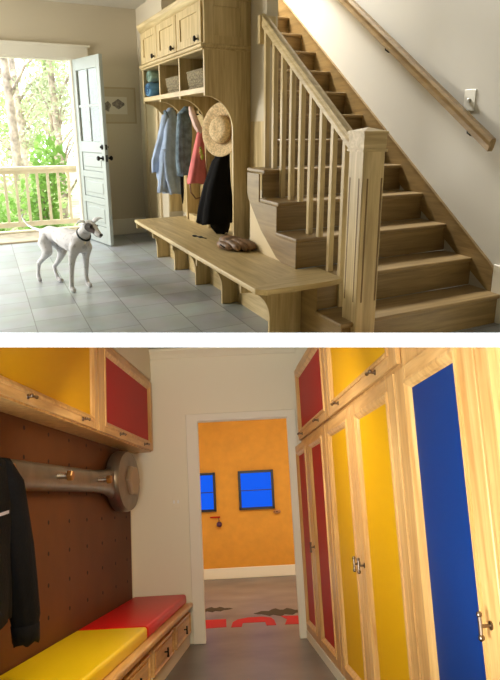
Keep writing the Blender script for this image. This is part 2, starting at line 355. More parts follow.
# end frame and panel of the cupboard
e = MB(); a_ = AS[0] - .015
e.box(a_ - .012, a_, CF + .004, .11, 2.085, 2.46); e.box(a_ - .012, a_, .38, CB, 2.085, 2.46); e.box(a_ - .012, a_, .11, .38, 2.085, 2.15); e.box(a_ - .012, a_, .11, .38, 2.37, 2.46)
e.build('end_frame', OAK['z'], tree, mp=U, bevel=.003)
cr = MB(); cr.prism([(.03, 2.41), (.008, 2.43), (-.015, 2.46), (-.025, 2.485), (-.025, 2.495), (.03, 2.495)], 'x', AS[0] - .055, AS[3] + .03)
cr.prism([(AS[0] - .015, 2.41), (AS[0] - .03, 2.43), (AS[0] - .05, 2.46), (AS[0] - .055, 2.485), (AS[0] - .055, 2.495), (AS[0], 2.495)], 'y', -.025, CB)
cr.build('crown_moulding', OAK['a'], tree, mp=U)
edges = (1.58, 2.385, 3.19, 3.96)
for i in range(3):
    a0, a1 = edges[i] + (.012 if i else 0), edges[i + 1] - .012
    z0, z1 = 2.095, 2.405; y = CF + .004
    D_ = MB(); s = .12
    D_.box(a0, a0 + s, y - .02, y, z0, z1); D_.box(a1 - s, a1, y - .02, y, z0, z1); D_.box(a0 + s, a1 - s, y - .02, y, z0, z0 + .065); D_.box(a0 + s, a1 - s, y - .02, y, z1 - .065, z1)
    D_.box(a0 + s, a1 - s, y - .008, y, z0 + .065, z1 - .065)
    dr = D_.build('door', OAK['z'], tree, mp=U, bevel=.002)
    MB().lathe([(.008, y - .02), (.008, y - .035), (.022, y - .042), (.026, y - .052), (.016, y - .062)], (a0 + .10, 0, 2.13), 'y', 14).build('knob', M['metal'], dr, mp=U, smooth=True)
for a in (1.97, 2.5, 2.75, 3.05, 3.5, 3.75):
    h = MB().tube([(a, CB - .05, 1.56), (a, CB - .10, 1.55), (a, CB - .13, 1.57), (a, CB - .135, 1.60)], .007, 8); h.ball((a, CB - .135, 1.605), .012, 8)
    h.build('hook', M['metal'], tree, mp=U, smooth=True)
MB().box(2.78, 3.1, .30, .36, ZB, ZB + .075).build('seat_block', OAK['z'], tree, mp=U, bevel=.004)

# ---- rolled towels and baskets
def roll(nm, lab, m, a, b, z, r, grp=None):
    t_ = thing(nm, lab, 'towel', U((a, b, z - r)), grp)
    MB().lathe([(r * .90, b), (r, b + .02), (r, b + .3), (r * .9, b + .32)], (a, 0, z), 'y', 28, sc=(2.0, 1)).build('rolled_cloth', m, t_, mp=U, smooth=True)
    sp = MB(); path = []
    for i in range(48):
        q = i / 47; an = q * 5 * PI; rr = r * (.12 + .76 * q)
        path.append((a + rr * 2.0 * math.cos(an), b - .002, z + rr * math.sin(an)))
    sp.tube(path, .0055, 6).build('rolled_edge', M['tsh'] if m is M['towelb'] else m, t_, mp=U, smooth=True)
roll('rolled_towel', 'blue rolled towel lying on the cubby shelf', M['towelb'], 3.72, .01, 1.75 + .075, .074)
roll('rolled_towel', 'grey-green rolled towel stacked on the blue roll in the cubby', M['towelg'], 3.72, .03, 1.75 + .212, .062)
def basket(lab, a0, a1, h):
    t_ = thing('woven_basket', lab, 'basket', U(((a0 + a1) / 2, .2, 1.75)), 'woven baskets in the cubbies')
    rings = []
    am, aw = (a0 + a1) / 2, (a1 - a0) / 2
    for zz, k in ((0, .86), (h * .3, .93), (h * .7, 1.0), (h, 1.0), (h, .93), (.02, .8)):
        ring = []
        for i in range(48):
            an = 2 * PI * i / 48; cx = abs(math.cos(an)) ** .35 * math.copysign(1, math.cos(an)); cy = abs(math.sin(an)) ** .35 * math.copysign(1, math.sin(an))
            wob = 1 + .012 * (1 if i % 2 else -1)
            ring.append((am + aw * k * cx * wob, .24 + .19 * k * cy * wob, 1.75 + zz))
        rings.append(ring)
    MB().loft(rings).build('woven_body', M['wick'], t_, mp=U)
    rm = MB()
    for zz in [h * i / 6 for i in range(1, 7)]:
        k = .9 + .1 * zz / h
        pts = []
        for i in range(33):
            an = 2 * PI * i / 32; cx = abs(math.cos(an)) ** .35 * math.copysign(1, math.cos(an)); cy = abs(math.sin(an)) ** .35 * math.copysign(1, math.sin(an))
            pts.append((am + aw * k * cx * 1.01, .24 + .19 * k * cy * 1.01, 1.75 + zz - (.012 if zz < h else 0)))
        rm.tube(pts, .008, 6, cap=False)
    rm.build('woven_rim', M['wick'], t_, mp=U, smooth=True)
    return t_
basket('woven basket in the middle cubby', 2.46, 3.10, .14)
basket('woven basket in the cubby nearest the stairs', 1.64, 2.28, .15)

# ---- garments: lofted folds of cloth, sections = (z, a, b, half a, half b)
def cloth_rings(sec, n=40, folds=7, amp=.12, seed=0, flip=0):
    rnd = random.Random(seed); ph = [rnd.uniform(0, 6.28) for _ in range(3)]
    rings = []
    for j, (z, a, b, wa, wb) in enumerate(sec):
        t = j / (len(sec) - 1); ring = []
        for i in range(n):
            an = 2 * PI * i / n
            k = 1 + amp * t * math.sin(folds * an + ph[0] + t) + amp * .5 * t * math.sin((folds * 2 + 1) * an + ph[1])
            ring.append((a + wa * math.cos(an) * k, b + wb * math.sin(an) * k, z + .012 * math.sin(folds * an + ph[2]) * t))
        rings.append(ring)
    return rings
def interp(sec, m=4):
    out = []
    for p, q in zip(sec, sec[1:]):
        for i in range(m): out.append(tuple(p[k] + (q[k] - p[k]) * i / m for k in range(5)))
    out.append(sec[-1]); return out
def garment(nm, lab, cat, m, secs, grp=None, extra=()):
    s0 = secs[0][1]; t_ = thing(nm, lab, cat, U((s0[-1][1], s0[-1][2], s0[-1][0])), grp)
    for k, (pn, sec, mm, folds, amp) in enumerate(secs):
        MB().loft(cloth_rings(interp(sec), folds=folds, amp=amp, seed=k + len(nm))).build(pn, mm or m, t_, mp=U, smooth=2)
    return t_
sh_ = garment('hanging_shirt', 'pale blue long-sleeved shirt hanging in the bay nearest the door', 'shirt', M['shirt'], [
    ('shirt_body', [(1.635, 3.56, .245, .03, .03), (1.58, 3.54, .23, .09, .07), (1.4, 3.5, .20, .13, .11), (1.1, 3.48, .17, .15, .14), (.9, 3.46, .18, .15, .14), (.72, 3.44, .21, .15, .11)], None, 5, .16),
    ('sleeve', [(1.56, 3.5, .17, .06, .05), (1.3, 3.48, .10, .06, .06), (1.08, 3.5, .03, .06, .065), (.95, 3.5, .02, .05, .06)], None, 3, .15),
    ('sleeve', [(1.2, 3.4, .12, .05, .05), (.95, 3.38, .08, .05, .055), (.74, 3.38, .05, .04, .05)], None, 3, .2)])
q = MB().tube([(3.5, .15, 1.60), (3.47, .16, 1.54), (3.44, .20, 1.50)], [.012, .02, .006], 8, flat=2).build('collar', M['denim'], sh_, mp=U, smooth=2)
garment('hanging_jacket', 'faded grey-blue denim jacket hanging between the shirt and the pink cloth', 'jacket', M['denim'], [
    ('jacket_body', [(1.63, 2.86, .24, .03, .03), (1.57, 2.85, .21, .09, .07), (1.35, 2.85, .20, .12, .09), (1.1, 2.85, .18, .12, .08), (.95, 2.84, .18, .10, .07)], None, 5, .12),
    ('sleeve', [(1.56, 2.8, .15, .05, .04), (1.3, 2.78, .13, .05, .05), (1.1, 2.78, .13, .05, .05), (.97, 2.78, .15, .04, .04)], None, 3, .15)])
garment('hanging_umbrella', 'narrow dark folded umbrella hanging below the denim jacket', 'umbrella', M['black'], [
    ('canopy', [(1.05, 2.9, .17, .012, .012), (.95, 2.9, .17, .022, .02), (.75, 2.9, .17, .018, .018), (.66, 2.9, .17, .006, .006)], None, 4, .2)])
pk = garment('hanging_bag', 'pink cloth sack with a pale top and yellow-green print', 'bag', M['pink'], [
    ('sack', [(1.43, 2.42, .25, .02, .02), (1.36, 2.42, .25, .05, .04), (1.2, 2.42, .23, .08, .065), (1.0, 2.42, .21, .10, .10), (.90, 2.42, .20, .10, .115)], None, 4, .1),
    ('pale_lining', [(1.62, 2.46, .16, .02, .02), (1.55, 2.46, .18, .06, .035), (1.44, 2.44, .22, .06, .04), (1.38, 2.42, .245, .05, .03)], M['pinkl'], 4, .12)])
q = MB(); q.ball((2.325, .225, 1.20), (.012, .018, .03), 10); q.ball((2.32, .235, 1.15), (.012, .02, .03), 10); q.ball((2.32, .215, 1.235), (.012, .014, .014), 10)
q.build('print', mat('yellow_green_print', (176, 172, 80), .8), pk, mp=U, smooth=2)
st = MB().tube([(2.5, .14, .93), (2.5, .15, .80), (2.48, .20, .735), (2.46, .27, .75), (2.45, .31, .82), (2.45, .32, .95)], .009, 8).build('strap', M['leather'], mp=U, smooth=2)
tag(st, 'dark leather strap looped beneath the pink sack', 'strap')
garment('hanging_coat', 'long black coat hanging beneath the straw hat', 'coat', M['black'], [
    ('coat_body', [(1.30, 1.98, .40, .03, .03), (1.22, 1.97, .37, .08, .05), (1.12, 1.96, .32, .11, .09), (.9, 1.95, .27, .14, .14), (.7, 1.95, .25, .15, .18), (.56, 1.95, .245, .15, .20)], None, 6, .08),
    ('hem', [(.62, 1.92, .28, .10, .13), (.52, 1.92, .29, .09, .10), (.458, 1.92, .31, .05, .06)], None, 4, .12)])
hat = thing('straw_hat', 'wide-brimmed tan straw hat hanging above the black coat', 'hat', U((1.85, .22, 1.15)))
HC = Vector(U((1.90, .315, 1.405))); HN = Vector((-.6, -.8, .12)).normalized(); HX = Vector((.8, -.6, 0)); HZ = HX.cross(-HN)
def HM(p): return tuple(HC + HX * p[0] * .95 - HN * p[1] + HZ * p[2])
MB().lathe([(.06, .02), (.125, .015), (.20, .0), (.238, -.018), (.244, -.012), (.238, -.006), (.20, .014), (.125, .028), (.06, .03)], (0, 0, 0), 'y', 40).build('brim', M['straw'], hat, mp=HM, smooth=2)
MB().lathe([(.128, .02), (.122, -.03), (.112, -.055), (.085, -.072), (.04, -.07), (.004, -.064)], (0, 0, 0), 'y', 32).build('crown', M['straw'], hat, mp=HM, smooth=2)
MB().lathe([(.129, .012), (.130, -.012), (.126, -.02), (.124, -.012), (.124, .01)], (0, 0, 0), 'y', 32).build('hat_band', mat('tan_band', (150, 118, 78), .8), hat, mp=HM, smooth=2)

# ---- baseball glove on the bench
gl = thing('baseball_glove', 'worn brown leather baseball glove lying on the bench', 'glove', U((1.0, .11, ZB)))
gx = Vector(U((.70, .23, 0))) - Vector(U((1.40, .08, 0))); gx.normalize(); gy = Vector((-gx.y, gx.x, 0)); g0 = Vector(U((1.04, .13, ZB)))
def GM(p): return tuple(g0 + gx * p[0] + gy * p[1] + Vector((0, 0, p[2])))
MB().ball((-.08, 0, .052), (.12, .10, .052), 20).build('palm', M['leather'], gl, mp=GM, smooth=2)
MB().lathe([(.042, -.20), (.050, -.17), (.046, -.13), (.04, -.12), (.03, -.19)], (0, 0.0, .052), 'x', 18, sc=(1.3, 1)).build('wrist_cuff', M['leather'], gl, mp=GM, smooth=2)
for k in range(4):
    y = -.075 + k * .05; h = .045 + .01 * math.sin(k * 1.2)
    MB().tube([(-.04, y * .9, h), (.05, y, h + .012), (.14, y * 1.05, h), (.21 - .02 * abs(k - 1.5), y * 1.05, .028)], [.034, .034, .03, .02], 12).build('finger', M['leather'], gl, mp=GM, smooth=2)
MB().tube([(-.12, -.09, .035), (-.03, -.115, .04), (.06, -.11, .035), (.11, -.09, .028)], [.03, .034, .03, .02], 12).build('thumb', M['leather'], gl, mp=GM, smooth=2)
MB().tube([(-.06, -.125, .05), (.0, -.148, .045), (.05, -.14, .03)], .006, 6).build('lacing', M['black'], gl, mp=GM, smooth=2)
# ---- small dark object (folded eyeglasses) on the bench
eg = thing('eyeglasses', 'thin dark folded eyeglasses lying on the bench', 'eyeglasses', U((1.8, .02, ZB)))
for s_ in (0, 1):
    pts = [(1.895 - .1 * s_ + .035 * math.cos(i * PI / 6), -.005 + .032 * s_ + .02 * math.sin(i * PI / 6), ZB + .008) for i in range(13)]
    MB().tube(pts, .0045, 6, cap=False).build('lens_rim', M['blk'], eg, mp=U, smooth=2)
MB().tube([(1.93, .0, ZB + .006), (1.80, .03, ZB + .006), (1.70, .058, ZB + .005)], .0045, 6).build('temple', M['blk'], eg, mp=U, smooth=2)

# ---- staircase
BW = 1.82
def za(k): return -.773 + .38 * (k - 1), .227 + .2195 * (k - 1)
sc_ = thing('staircase', 'oak staircase rising beside the stair wall with an open balustrade', 'staircase', U((0, 1.0, 0)))
for k in range(1, 18):
    a, z = za(k); bs = .235 if k <= 5 else .605
    if k in (4, 5): bs = .25 if k == 4 else .285
    if k == 2: bs = .425
    if k == 1: bs = .225
    MB().box(a, a + .40, bs, BW, z - .032, z).build('tread', OAK_SHADED['b'], sc_, mp=U, bevel=.009, seg=2)
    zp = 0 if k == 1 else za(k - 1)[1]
    MB().box(a + .028, a + .045, .255 if k == 2 else max(bs, .255), BW, zp, z - .032).build('riser', OAK_SHADED['b'], sc_, mp=U)
# left closed string with the cream cheek below
pts = []
for k in range(1, 6):
    a, z = za(k); zp = za(k - 1)[1]
    pts += [(a + .03, max(0, zp - .03)), (a + .03, z - .032)]
a6, z6 = za(5)
pts += [(a6 + .30, z6 - .032), (a6 + .30, z6 - .20)]
k1 = za(2)
low = [(k1[0] + .03 + .12, 0.0)]
pts += [(1.02, .86), (.73, .64), (.40, .47), (.12, .41), (.12, 0)]
MB().prism(pts, 'y', .248, .262).build('string_board', OAK_SHADED['a'], sc_, mp=U)
MB().prism([(.06, .42), (1.02, .94), (1.02, .42)], 'y', .263, .30).build('cheek_panel', M['cream'], sc_, mp=U)
sk = [(-.655, .20), (-.655, .40), (-.60, .44), (3.6, 2.84), (5.9, 4.15), (5.9, 3.6)]
MB().prism(sk, 'y', 1.80, 1.82).build('skirting', OAK_SHADED['a'], sc_, mp=U, bevel=.003)
sk2 = MB().prism([(x + .0, z + .005) for x, z in ((-.655, .39), (-.60, .43), (3.6, 2.83), (5.9, 4.14), (5.9, 4.155), (3.6, 2.845), (-.60, .445), (-.655, .405))], 'y', 1.792, 1.82)
sk2.build('skirting_cap', OAK_SHADED['a'], sc_, mp=U)
# newel
nw = MB(); A0, A1, B0, B1 = -.80, -.615, .325, .50
nw.box(A0, A1, B0, B1, 0, 1.30)
# flutes on the two visible faces are thin flat strips coloured dark as groove shade
n_ = nw.build('newel_post', OAK['z'], sc_, mp=U, bevel=.004)
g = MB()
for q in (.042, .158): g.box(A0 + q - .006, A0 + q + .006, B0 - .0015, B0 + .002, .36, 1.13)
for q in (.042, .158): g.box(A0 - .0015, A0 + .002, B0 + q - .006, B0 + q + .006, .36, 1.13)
g.build('groove_shade_strip', mat('groove_shade_wood', (112, 88, 52), .6), n_, mp=U)
cp = MB(); cp.box(A0 - .012, A1 + .012, B0 - .012, B1 + .012, 1.285, 1.30); cp.box(A0 - .004, A1 + .004, B0 - .004, B1 + .004, 1.30, 1.385); cp.box(A0 - .012, A1 + .012, B0 - .012, B1 + .012, 1.385, 1.402)
ca, cb = (A0 + A1) / 2, (B0 + B1) / 2
cp.add([(A0 - .012, B0 - .012, 1.402), (A1 + .012, B0 - .012, 1.402), (A1 + .012, B1 + .012, 1.402), (A0 - .012, B1 + .012, 1.402), (ca, cb, 1.425)], [(0, 1, 4), (1, 2, 4), (2, 3, 4), (3, 0, 4), (3, 2, 1, 0)])
cp.build('newel_cap', OAK['b'], n_, mp=U)
# balustrade rail
def railz(a): return 1.372 + (a + .40) * .565
rl = MB(); r0_, r1_ = -.60, 1.30
sec = [(-.032, -.055), (.032, -.055), (.032, -.02), (.026, .0), (.034, .012), (.030, .03), (0, .038), (-.030, .03), (-.034, .012), (-.026, .0), (-.032, -.02)]
rl.loft([[(a, .447 + s_[0], railz(a) + s_[1] + .01) for s_ in sec] for a in (r0_, 1.13)])
rl.build('balustrade_rail', OAK['a'], sc_, mp=U)
rb = MB().box(1.12, 1.17, .40, .56, 2.06, 2.27).build('rail_block', OAK['z'], sc_, mp=U, bevel=.004)
proto = None
for i in range(9):
    a = -.372 + i * .18
    k = max(kk for kk in range(1, 8) if za(kk)[0] < a + .02)
    zb = za(k)[1]
    if i == 0: zb = za(1)[1]
    MB().box(a - .022, a + .022, .427, .469, zb, railz(a) - .04).build('baluster', OAK['z'], sc_, mp=U, bevel=.002)
# wood cladding on the wall end, low part
MB().box(1.165, 1.54, .478, .49, .9, 1.474).build('wall_end_cladding', OAK['z'], sc_, mp=U)
# wall handrail
hr = thing('wall_handrail', 'oak handrail fixed along the stair wall', 'handrail', U((.7, 1.73, 1.9)))
def hz(a): return 1.335 + (a + .5) * .535
sec = [(-.03, -.045), (.022, -.045), (.03, -.02), (.03, .03), (.02, .045), (-.025, .045), (-.034, .02), (-.026, -.01)]
MB().loft([[(a + s_[1] * -.35, 1.725 + s_[0], hz(a) + s_[1]) for s_ in sec] for a in (-.56, 3.6)]).build('rail', OAK_SHADED['a'], hr, mp=U)
for a in (-.25, 1.05, 2.3, 3.4):
    br = MB().tube([(a, 1.82, hz(a) - .10), (a, 1.765, hz(a) - .10), (a, 1.73, hz(a) - .085), (a, 1.725, hz(a) - .04)], .007, 8)
    br.lathe([(.02, 1.82), (.02, 1.814), (.012, 1.81)], (a, 0, hz(a) - .10), 'y', 12); br.build('bracket', M['metal'], hr, mp=U, smooth=True)
# switch
sw = thing('light_switch', 'white toggle switch plate above the lower end of the handrail', 'switch', U((-.155, 1.8, 1.55)))
MB().box(-.215, -.075, 1.813, 1.82, 1.545, 1.70).build('switch_plate', M['plate'], sw, mp=U, bevel=.003)
MB().box(-.16, -.13, 1.795, 1.814, 1.605, 1.635).build('toggle', mat('toggle_grey', (200, 200, 194), .3), sw, mp=U, bevel=.003)

# ---- dog
dfw = Vector((.734, -.679, 0)); dlt = Vector((.679, .734, 0)); dm = Vector((-1.582, 6.439, 0))
def DG(p): return tuple(dm + dfw * p[0] + dlt * p[1] + Vector((0, 0, p[2])))
def fur():
    m = bpy.data.materials.new('white_fur'); m.use_nodes = True; nt = m.node_tree; b = nt.nodes['Principled BSDF']; b.inputs['Roughness'].default_value = .75
    b.inputs['Sheen Weight'].default_value = .2
    tc = nt.nodes.new('ShaderNodeTexCoord')
    n = nt.nodes.new('ShaderNodeTexNoise'); n.inputs['Scale'].default_value = 28; n.inputs['Detail'].default_value = 4; nt.links.new(tc.outputs['Object'], n.inputs['Vector'])
    r = nt.nodes.new('ShaderNodeValToRGB'); nt.links.new(n.outputs['Fac'], r.inputs[0])
    r.color_ramp.elements[0].position = .34; r.color_ramp.elements[0].color = lin((182, 184, 190)); r.color_ramp.elements[1].position = .45; r.color_ramp.elements[1].color = lin((208, 210, 216))
    prev = r.outputs[0]
    def patch(c, rad, col, wob):
        nonlocal prev
        sb = nt.nodes.new('ShaderNodeVectorMath'); sb.operation = 'DISTANCE'; nt.links.new(tc.outputs['Object'], sb.inputs[0]); sb.inputs[1].default_value = c
        n2 = nt.nodes.new('ShaderNodeTexNoise'); n2.inputs['Scale'].default_value = 25; nt.links.new(tc.outputs['Object'], n2.inputs['Vector'])
        ad = nt.nodes.new('ShaderNodeMath'); ad.operation = 'MULTIPLY_ADD'; ad.inputs[1].default_value = wob; nt.links.new(n2.outputs['Fac'], ad.inputs[0]); nt.links.new(sb.outputs['Value'], ad.inputs[2])
        mr = nt.nodes.new('ShaderNodeMapRange'); mr.inputs[1].default_value = rad; mr.inputs[2].default_value = rad + .008; mr.inputs[3].default_value = 1; mr.inputs[4].default_value = 0
        nt.links.new(ad.outputs[0], mr.inputs[0])
        mx = nt.nodes.new('ShaderNodeMix'); mx.data_type = 'RGBA'; nt.links.new(mr.outputs[0], mx.inputs[0]); nt.links.new(prev, mx.inputs[6]); mx.inputs[7].default_value = lin(col); prev = mx.outputs[2]
    loc = Vector(DG((0, 0, 0)))
    for p, rad, col in (((.268, -.052, .595), .046, (44, 34, 30)), ((.300, -.046, .572), .033, (58, 42, 36))):
        patch(tuple(Vector(DG(p)) - loc), rad + .008, col, .016)
    nt.links.new(prev, b.inputs['Base Color']); return m
dog_nodes = {'pel': (-.46, 0, .46, .078, .095), 'loin': (-.30, 0, .478, .062, .07), 'rib2': (-.17, 0, .462, .078, .098), 'rib1': (-.04, 0, .448, .086, .112), 'wth': (.04, 0, .455, .082, .11), 'nb': (.085, 0, .505, .058, .07),
    'nk': (.13, 0, .548, .05, .055)}
bm_v = []; bm_e = []; rad = []
def node(p, r):
    r = r * (1.0 if r > .05 else 1.06); bm_v.append(DG(p)); rad.append((r, r)); return len(bm_v) - 1
pel = node((-.44, 0, .462), .086); loin = node((-.30, 0, .475), .070); r2 = node((-.17, 0, .456), .096); r1 = node((-.04, 0, .438), .106); wt = node((.05, 0, .442), .098)
nb = node((.105, 0, .512), .064); nk = node((.150, 0, .558), .054); sk_ = node((.205, 0, .600), .056); br_ = node((.262, 0, .592), .043); mz = node((.318, 0, .560), .029); ns = node((.366, 0, .536), .022)
rp = node((-.515, 0, .455), .062)
bm_e += [(pel, loin), (loin, r2), (r2, r1), (r1, wt), (wt, nb), (nb, nk), (nk, sk_), (sk_, br_), (br_, mz), (mz, ns), (pel, rp)]
def chain(start, pts):
    prev = start
    for p, r in pts:
        k = node(p, r); bm_e.append((prev, k)); prev = k
chain(rp, [((-.556, 0, .482), .022), ((-.64, 0, .492), .015), ((-.733, 0, .500), .013), ((-.82, 0, .520), .011), ((-.88, 0, .553), .010), ((-.925, 0, .592), .009), ((-.905, 0, .622), .007)])
chain(pel, [((-.42, -.075, .40), .066), ((-.36, -.09, .325), .045), ((-.45, -.085, .255), .026), ((-.553, -.08, .192), .021), ((-.575, -.08, .12), .0165), ((-.587, -.08, .05), .021), ((-.566, -.08, .022), .022)])
chain(pel, [((-.43, .065, .39), .062), ((-.36, .07, .305), .040), ((-.43, .065, .215), .025), ((-.515, .06, .142), .020), ((-.495, .06, .085), .016), ((-.465, .06, .03), .021), ((-.410, .06, .020), .023)])
chain(wt, [((.075, -.075, .40), .055), ((.045, -.09, .315), .034), ((.035, -.10, .22), .024), ((.033, -.11, .125), .020), ((.033, -.115, .035), .022), ((.062, -.115, .021), .024)])
chain(wt, [((.04, .075, .39), .050), ((.0, .085, .30), .032), ((-.03, .10, .19), .023), ((-.055, .11, .10), .019), ((-.045, .115, .033), .021), ((-.010, .115, .020), .023)])
def skinned(name, verts, edges, radii, mat_, loc):
    # one continuous body: tapered limbs fused into a single surface
    loc = Vector(loc); g = MB()
    for v, r in zip(verts, radii): g.ball(v, r[0], 16)
    for a_, b_ in edges:
        g.tube([verts[a_], verts[b_]], [radii[a_][0], radii[b_][0]], 16)
    o = g.build(name + '_cage', mat_, loc=loc)
    m = o.modifiers.new('r', 'REMESH'); m.mode = 'VOXEL'; m.voxel_size = .006; m.use_smooth_shade = True
    m = o.modifiers.new('m', 'SMOOTH'); m.factor = .5; m.iterations = 9
    dg = bpy.context.evaluated_depsgraph_get(); me2 = bpy.data.meshes.new_from_object(o.evaluated_get(dg)); me2.name = name
    bpy.data.objects.remove(o)
    for p in me2.polygons: p.use_smooth = True
    me2.materials.clear(); me2.materials.append(mat_)
    o2 = bpy.data.objects.new(name, me2); COL.objects.link(o2); LOC[o2.name] = loc
    o2.matrix_world = Matrix.Translation(loc); ROOMOF[o2.name] = HALL
    return o2
FUR = fur()
dog = skinned('dog', bm_v, bm_e, rad, FUR, DG((0, 0, 0)))
tag(dog, 'slim white dog with a dark eye patch walking across the tile floor', 'dog')
def ear(p0, p1, p2, w):
    P0, P1, P2 = Vector(p0), Vector(p1), Vector(p2); g = MB()
    rings = []
    for t, ww in ((0, w), (.35, w * .95), (.7, w * .6), (1, w * .15)):
        c = (P0.lerp(P1, t * 2) if t < .5 else P1.lerp(P2, t * 2 - 1)); ax = Vector((.75, .0, -.35)).normalized()
        rings.append([tuple(c + ax * ww * math.cos(a) + Vector((0, 1, .2)) * .007 * math.sin(a)) for a in [i * PI / 5 for i in range(10)]])
    g.loft(rings); return g
ear((.205, -.040, .642), (.178, -.066, .652), (.142, -.080, .622), .026).build('ear', FUR, dog, mp=DG, smooth=2)
ear((.235, .036, .640), (.262, .060, .676), (.300, .085, .668), .026).build('ear', FUR, dog, mp=DG, smooth=2)
MB().ball((.384, 0, .540), (.014, .017, .013), 12).build('nose', M['nose'], dog, mp=DG, smooth=2)
for s_ in (-1, 1): MB().ball((.283, s_ * .037, .606), .009, 10).build('eye', M['nose'], dog, mp=DG, smooth=2)
MB().tube([(.300, -.018, .540), (.335, -.018, .526), (.372, -.010, .521), (.378, 0, .520), (.372, .010, .521), (.335, .018, .526), (.300, .018, .540)], .003, 6).build('mouth', M['nose'], dog, mp=DG, smooth=2)
ring = [(.120 + .045 * math.cos(a) , .062 * math.sin(a), .520 - .050 * math.cos(a)) for a in [i * 2 * PI / 24 for i in range(25)]]
MB().tube(ring, .0085, 8, cap=False).build('collar', M['collar'], dog, mp=DG, smooth=2)
MB().lathe([(.012, -.002), (.012, .002)], DG((.172, -.028, .455)), 'y', 12).build('tag_disc', M['steel'], dog)

# ---- outside: deck, railing, trees
tag(MB().box(DW + .14, 6.9, -5, 1.2, -.06, -.02).build('path_deck', M['deckf'], mp=U), kind='structure')
rlg = thing('deck_railing', 'cream painted wooden deck railing beyond the doorway', 'railing', U((6.6, -1.5, -.02)))
MB().box(6.56, 6.68, -4.6, -.2, .85, .90).build('top_rail', M['deck'], rlg, mp=U, bevel=.005)
MB().box(6.59, 6.65, -4.6, -.2, .80, .85).build('upper_rail', M['deck'], rlg, mp=U)
MB().box(6.59, 6.65, -4.6, -.2, .06, .13).build('lower_rail', M['deck'], rlg, mp=U, bevel=.003)
MB().box(6.55, 6.70, -4.6, -.2, -.06, .0).build('deck_edge_board', M['deck'], rlg, mp=U)
b = -.66
while b > -2.35:
    MB().box(6.60, 6.64, b - .02, b + .02, .13, .80).build('baluster', M['deck'], rlg, mp=U); b -= .155
tag(MB().box(-14, 8, 9.2, 60, -1.3, -1.2).build('ground', M['ground']), kind='structure')
def leaves(n, c, r, s, rnd):
    g = MB()
    for _ in range(n):
        while True:
            p = Vector((rnd.uniform(-1, 1), rnd.uniform(-1, 1), rnd.uniform(-1, 1)))
            if p.length < 1: break
        q = Vector((c[0] + p.x * r[0], c[1] + p.y * r[1], c[2] + p.z * r[2]))
        u = Vector((rnd.gauss(0, 1), rnd.gauss(0, 1), rnd.gauss(0, 1))).normalized(); v = u.orthogonal().normalized(); k = s * rnd.uniform(.5, 1.2)
        g.add([q - u * k, q + v * k * .5, q + u * k, q - v * k * .5], [(0, 1, 2, 3)])
    return g
def tree_(nm, lab, x, y, h, clumps, tr, leaf, s, seed, grp, cat='tree'):
    rnd = random.Random(seed)
    t_ = thing(nm, lab, cat, (x, y, -1.2), grp)
    pts = [(x + .05 * math.sin(i), y, -1.2 + h * i / 6) for i in range(7)]
    tk = MB().tube(pts, [tr * (1 - .1 * i) for i in range(7)], 10)
    for cx, cz, r_, n in clumps:
        tk.tube([(x, y, max(-1.1, cz - .9)), (x + cx * .5, y, cz - .3), (x + cx, y, cz)], [tr * .35, tr * .25, tr * .1], 6)
    tk.build('trunk', M['bark'], t_, smooth=2)
    g = MB()
    for cx, cz, r_, n in clumps:
        e = leaves(n, (x + cx, y, cz), (r_, r_, r_ * .75), s, rnd); g.add(e.v, e.f)
    g.build('foliage', leaf, t_)
rnd = random.Random(3)
specs = [(-4.50, 14.0, .11, 'leaf', .055), (-3.72, 14.2, .09, 'leaf3', .05), (-6.2, 20.0, .13, 'leaf3', .07), (-5.45, 20.5, .12, 'leaf', .07), (-8.1, 26.0, .14, 'leaf', .09), (-6.9, 26.5, .14, 'leaf3', .09)]
labs = ['slender pale tree at the left edge of the doorway view', 'slender tree with pinkish trunk nearest the open door', 'washed-out tree farther off behind the left trunk', 'leafy tree farther off between the two nearest trunks', 'far pale tree at the left edge of the view', 'far pale tree beyond all others by the door']
for i, (x, y, tr, lf, ls) in enumerate(specs):
    cl = [(rnd.uniform(-1.1, 1.1), rnd.uniform(.4, 5.4), rnd.uniform(.35, .75), 170) for _ in range(11)]
    tree_('garden_tree', labs[i], x, y, 7.2, cl, tr, M[lf], ls, i, 'trees beyond the deck')
def shrub(lab, x, y, w_, h, leaf, n, seed):
    rnd = random.Random(seed); t_ = thing('garden_shrub', lab, 'shrub', (x, y, -1.2), 'shrubs below the deck')
    tk = MB()
    for k in range(5): tk.tube([(x, y, -1.2), (x + rnd.uniform(-.4, .4) * w_, y + rnd.uniform(-.3, .3) * w_, -1.2 + h * .8)], [.03, .01], 6)
    tk.build('stem', M['bark'], t_); g = MB()
    for k in range(5):
        e = leaves(n // 5, (x + rnd.uniform(-.4, .4) * w_, y, -1.2 + h * (k + .6) / 5.2), (w_ * .6, w_ * .6, h * .22), .07, rnd); g.add(e.v, e.f)
    g.build('foliage', leaf, t_)
shrub('bright green upright shrub close behind the railing', -3.25, 11.3, .5, 2.3, M['leaf2'], 1500, 11)
shrub('low bright shrub behind the left run of railing', -4.5, 11.8, .8, 1.5, M['leaf2'], 1300, 12)
shrub('wide pale bush far behind the railing', -5.4, 13.6, 1.3, 1.9, M['leaf'], 1500, 13)
shrub('round bush half hidden by the bright upright shrub', -3.9, 13.0, .9, 1.7, M['leaf'], 1300, 14)

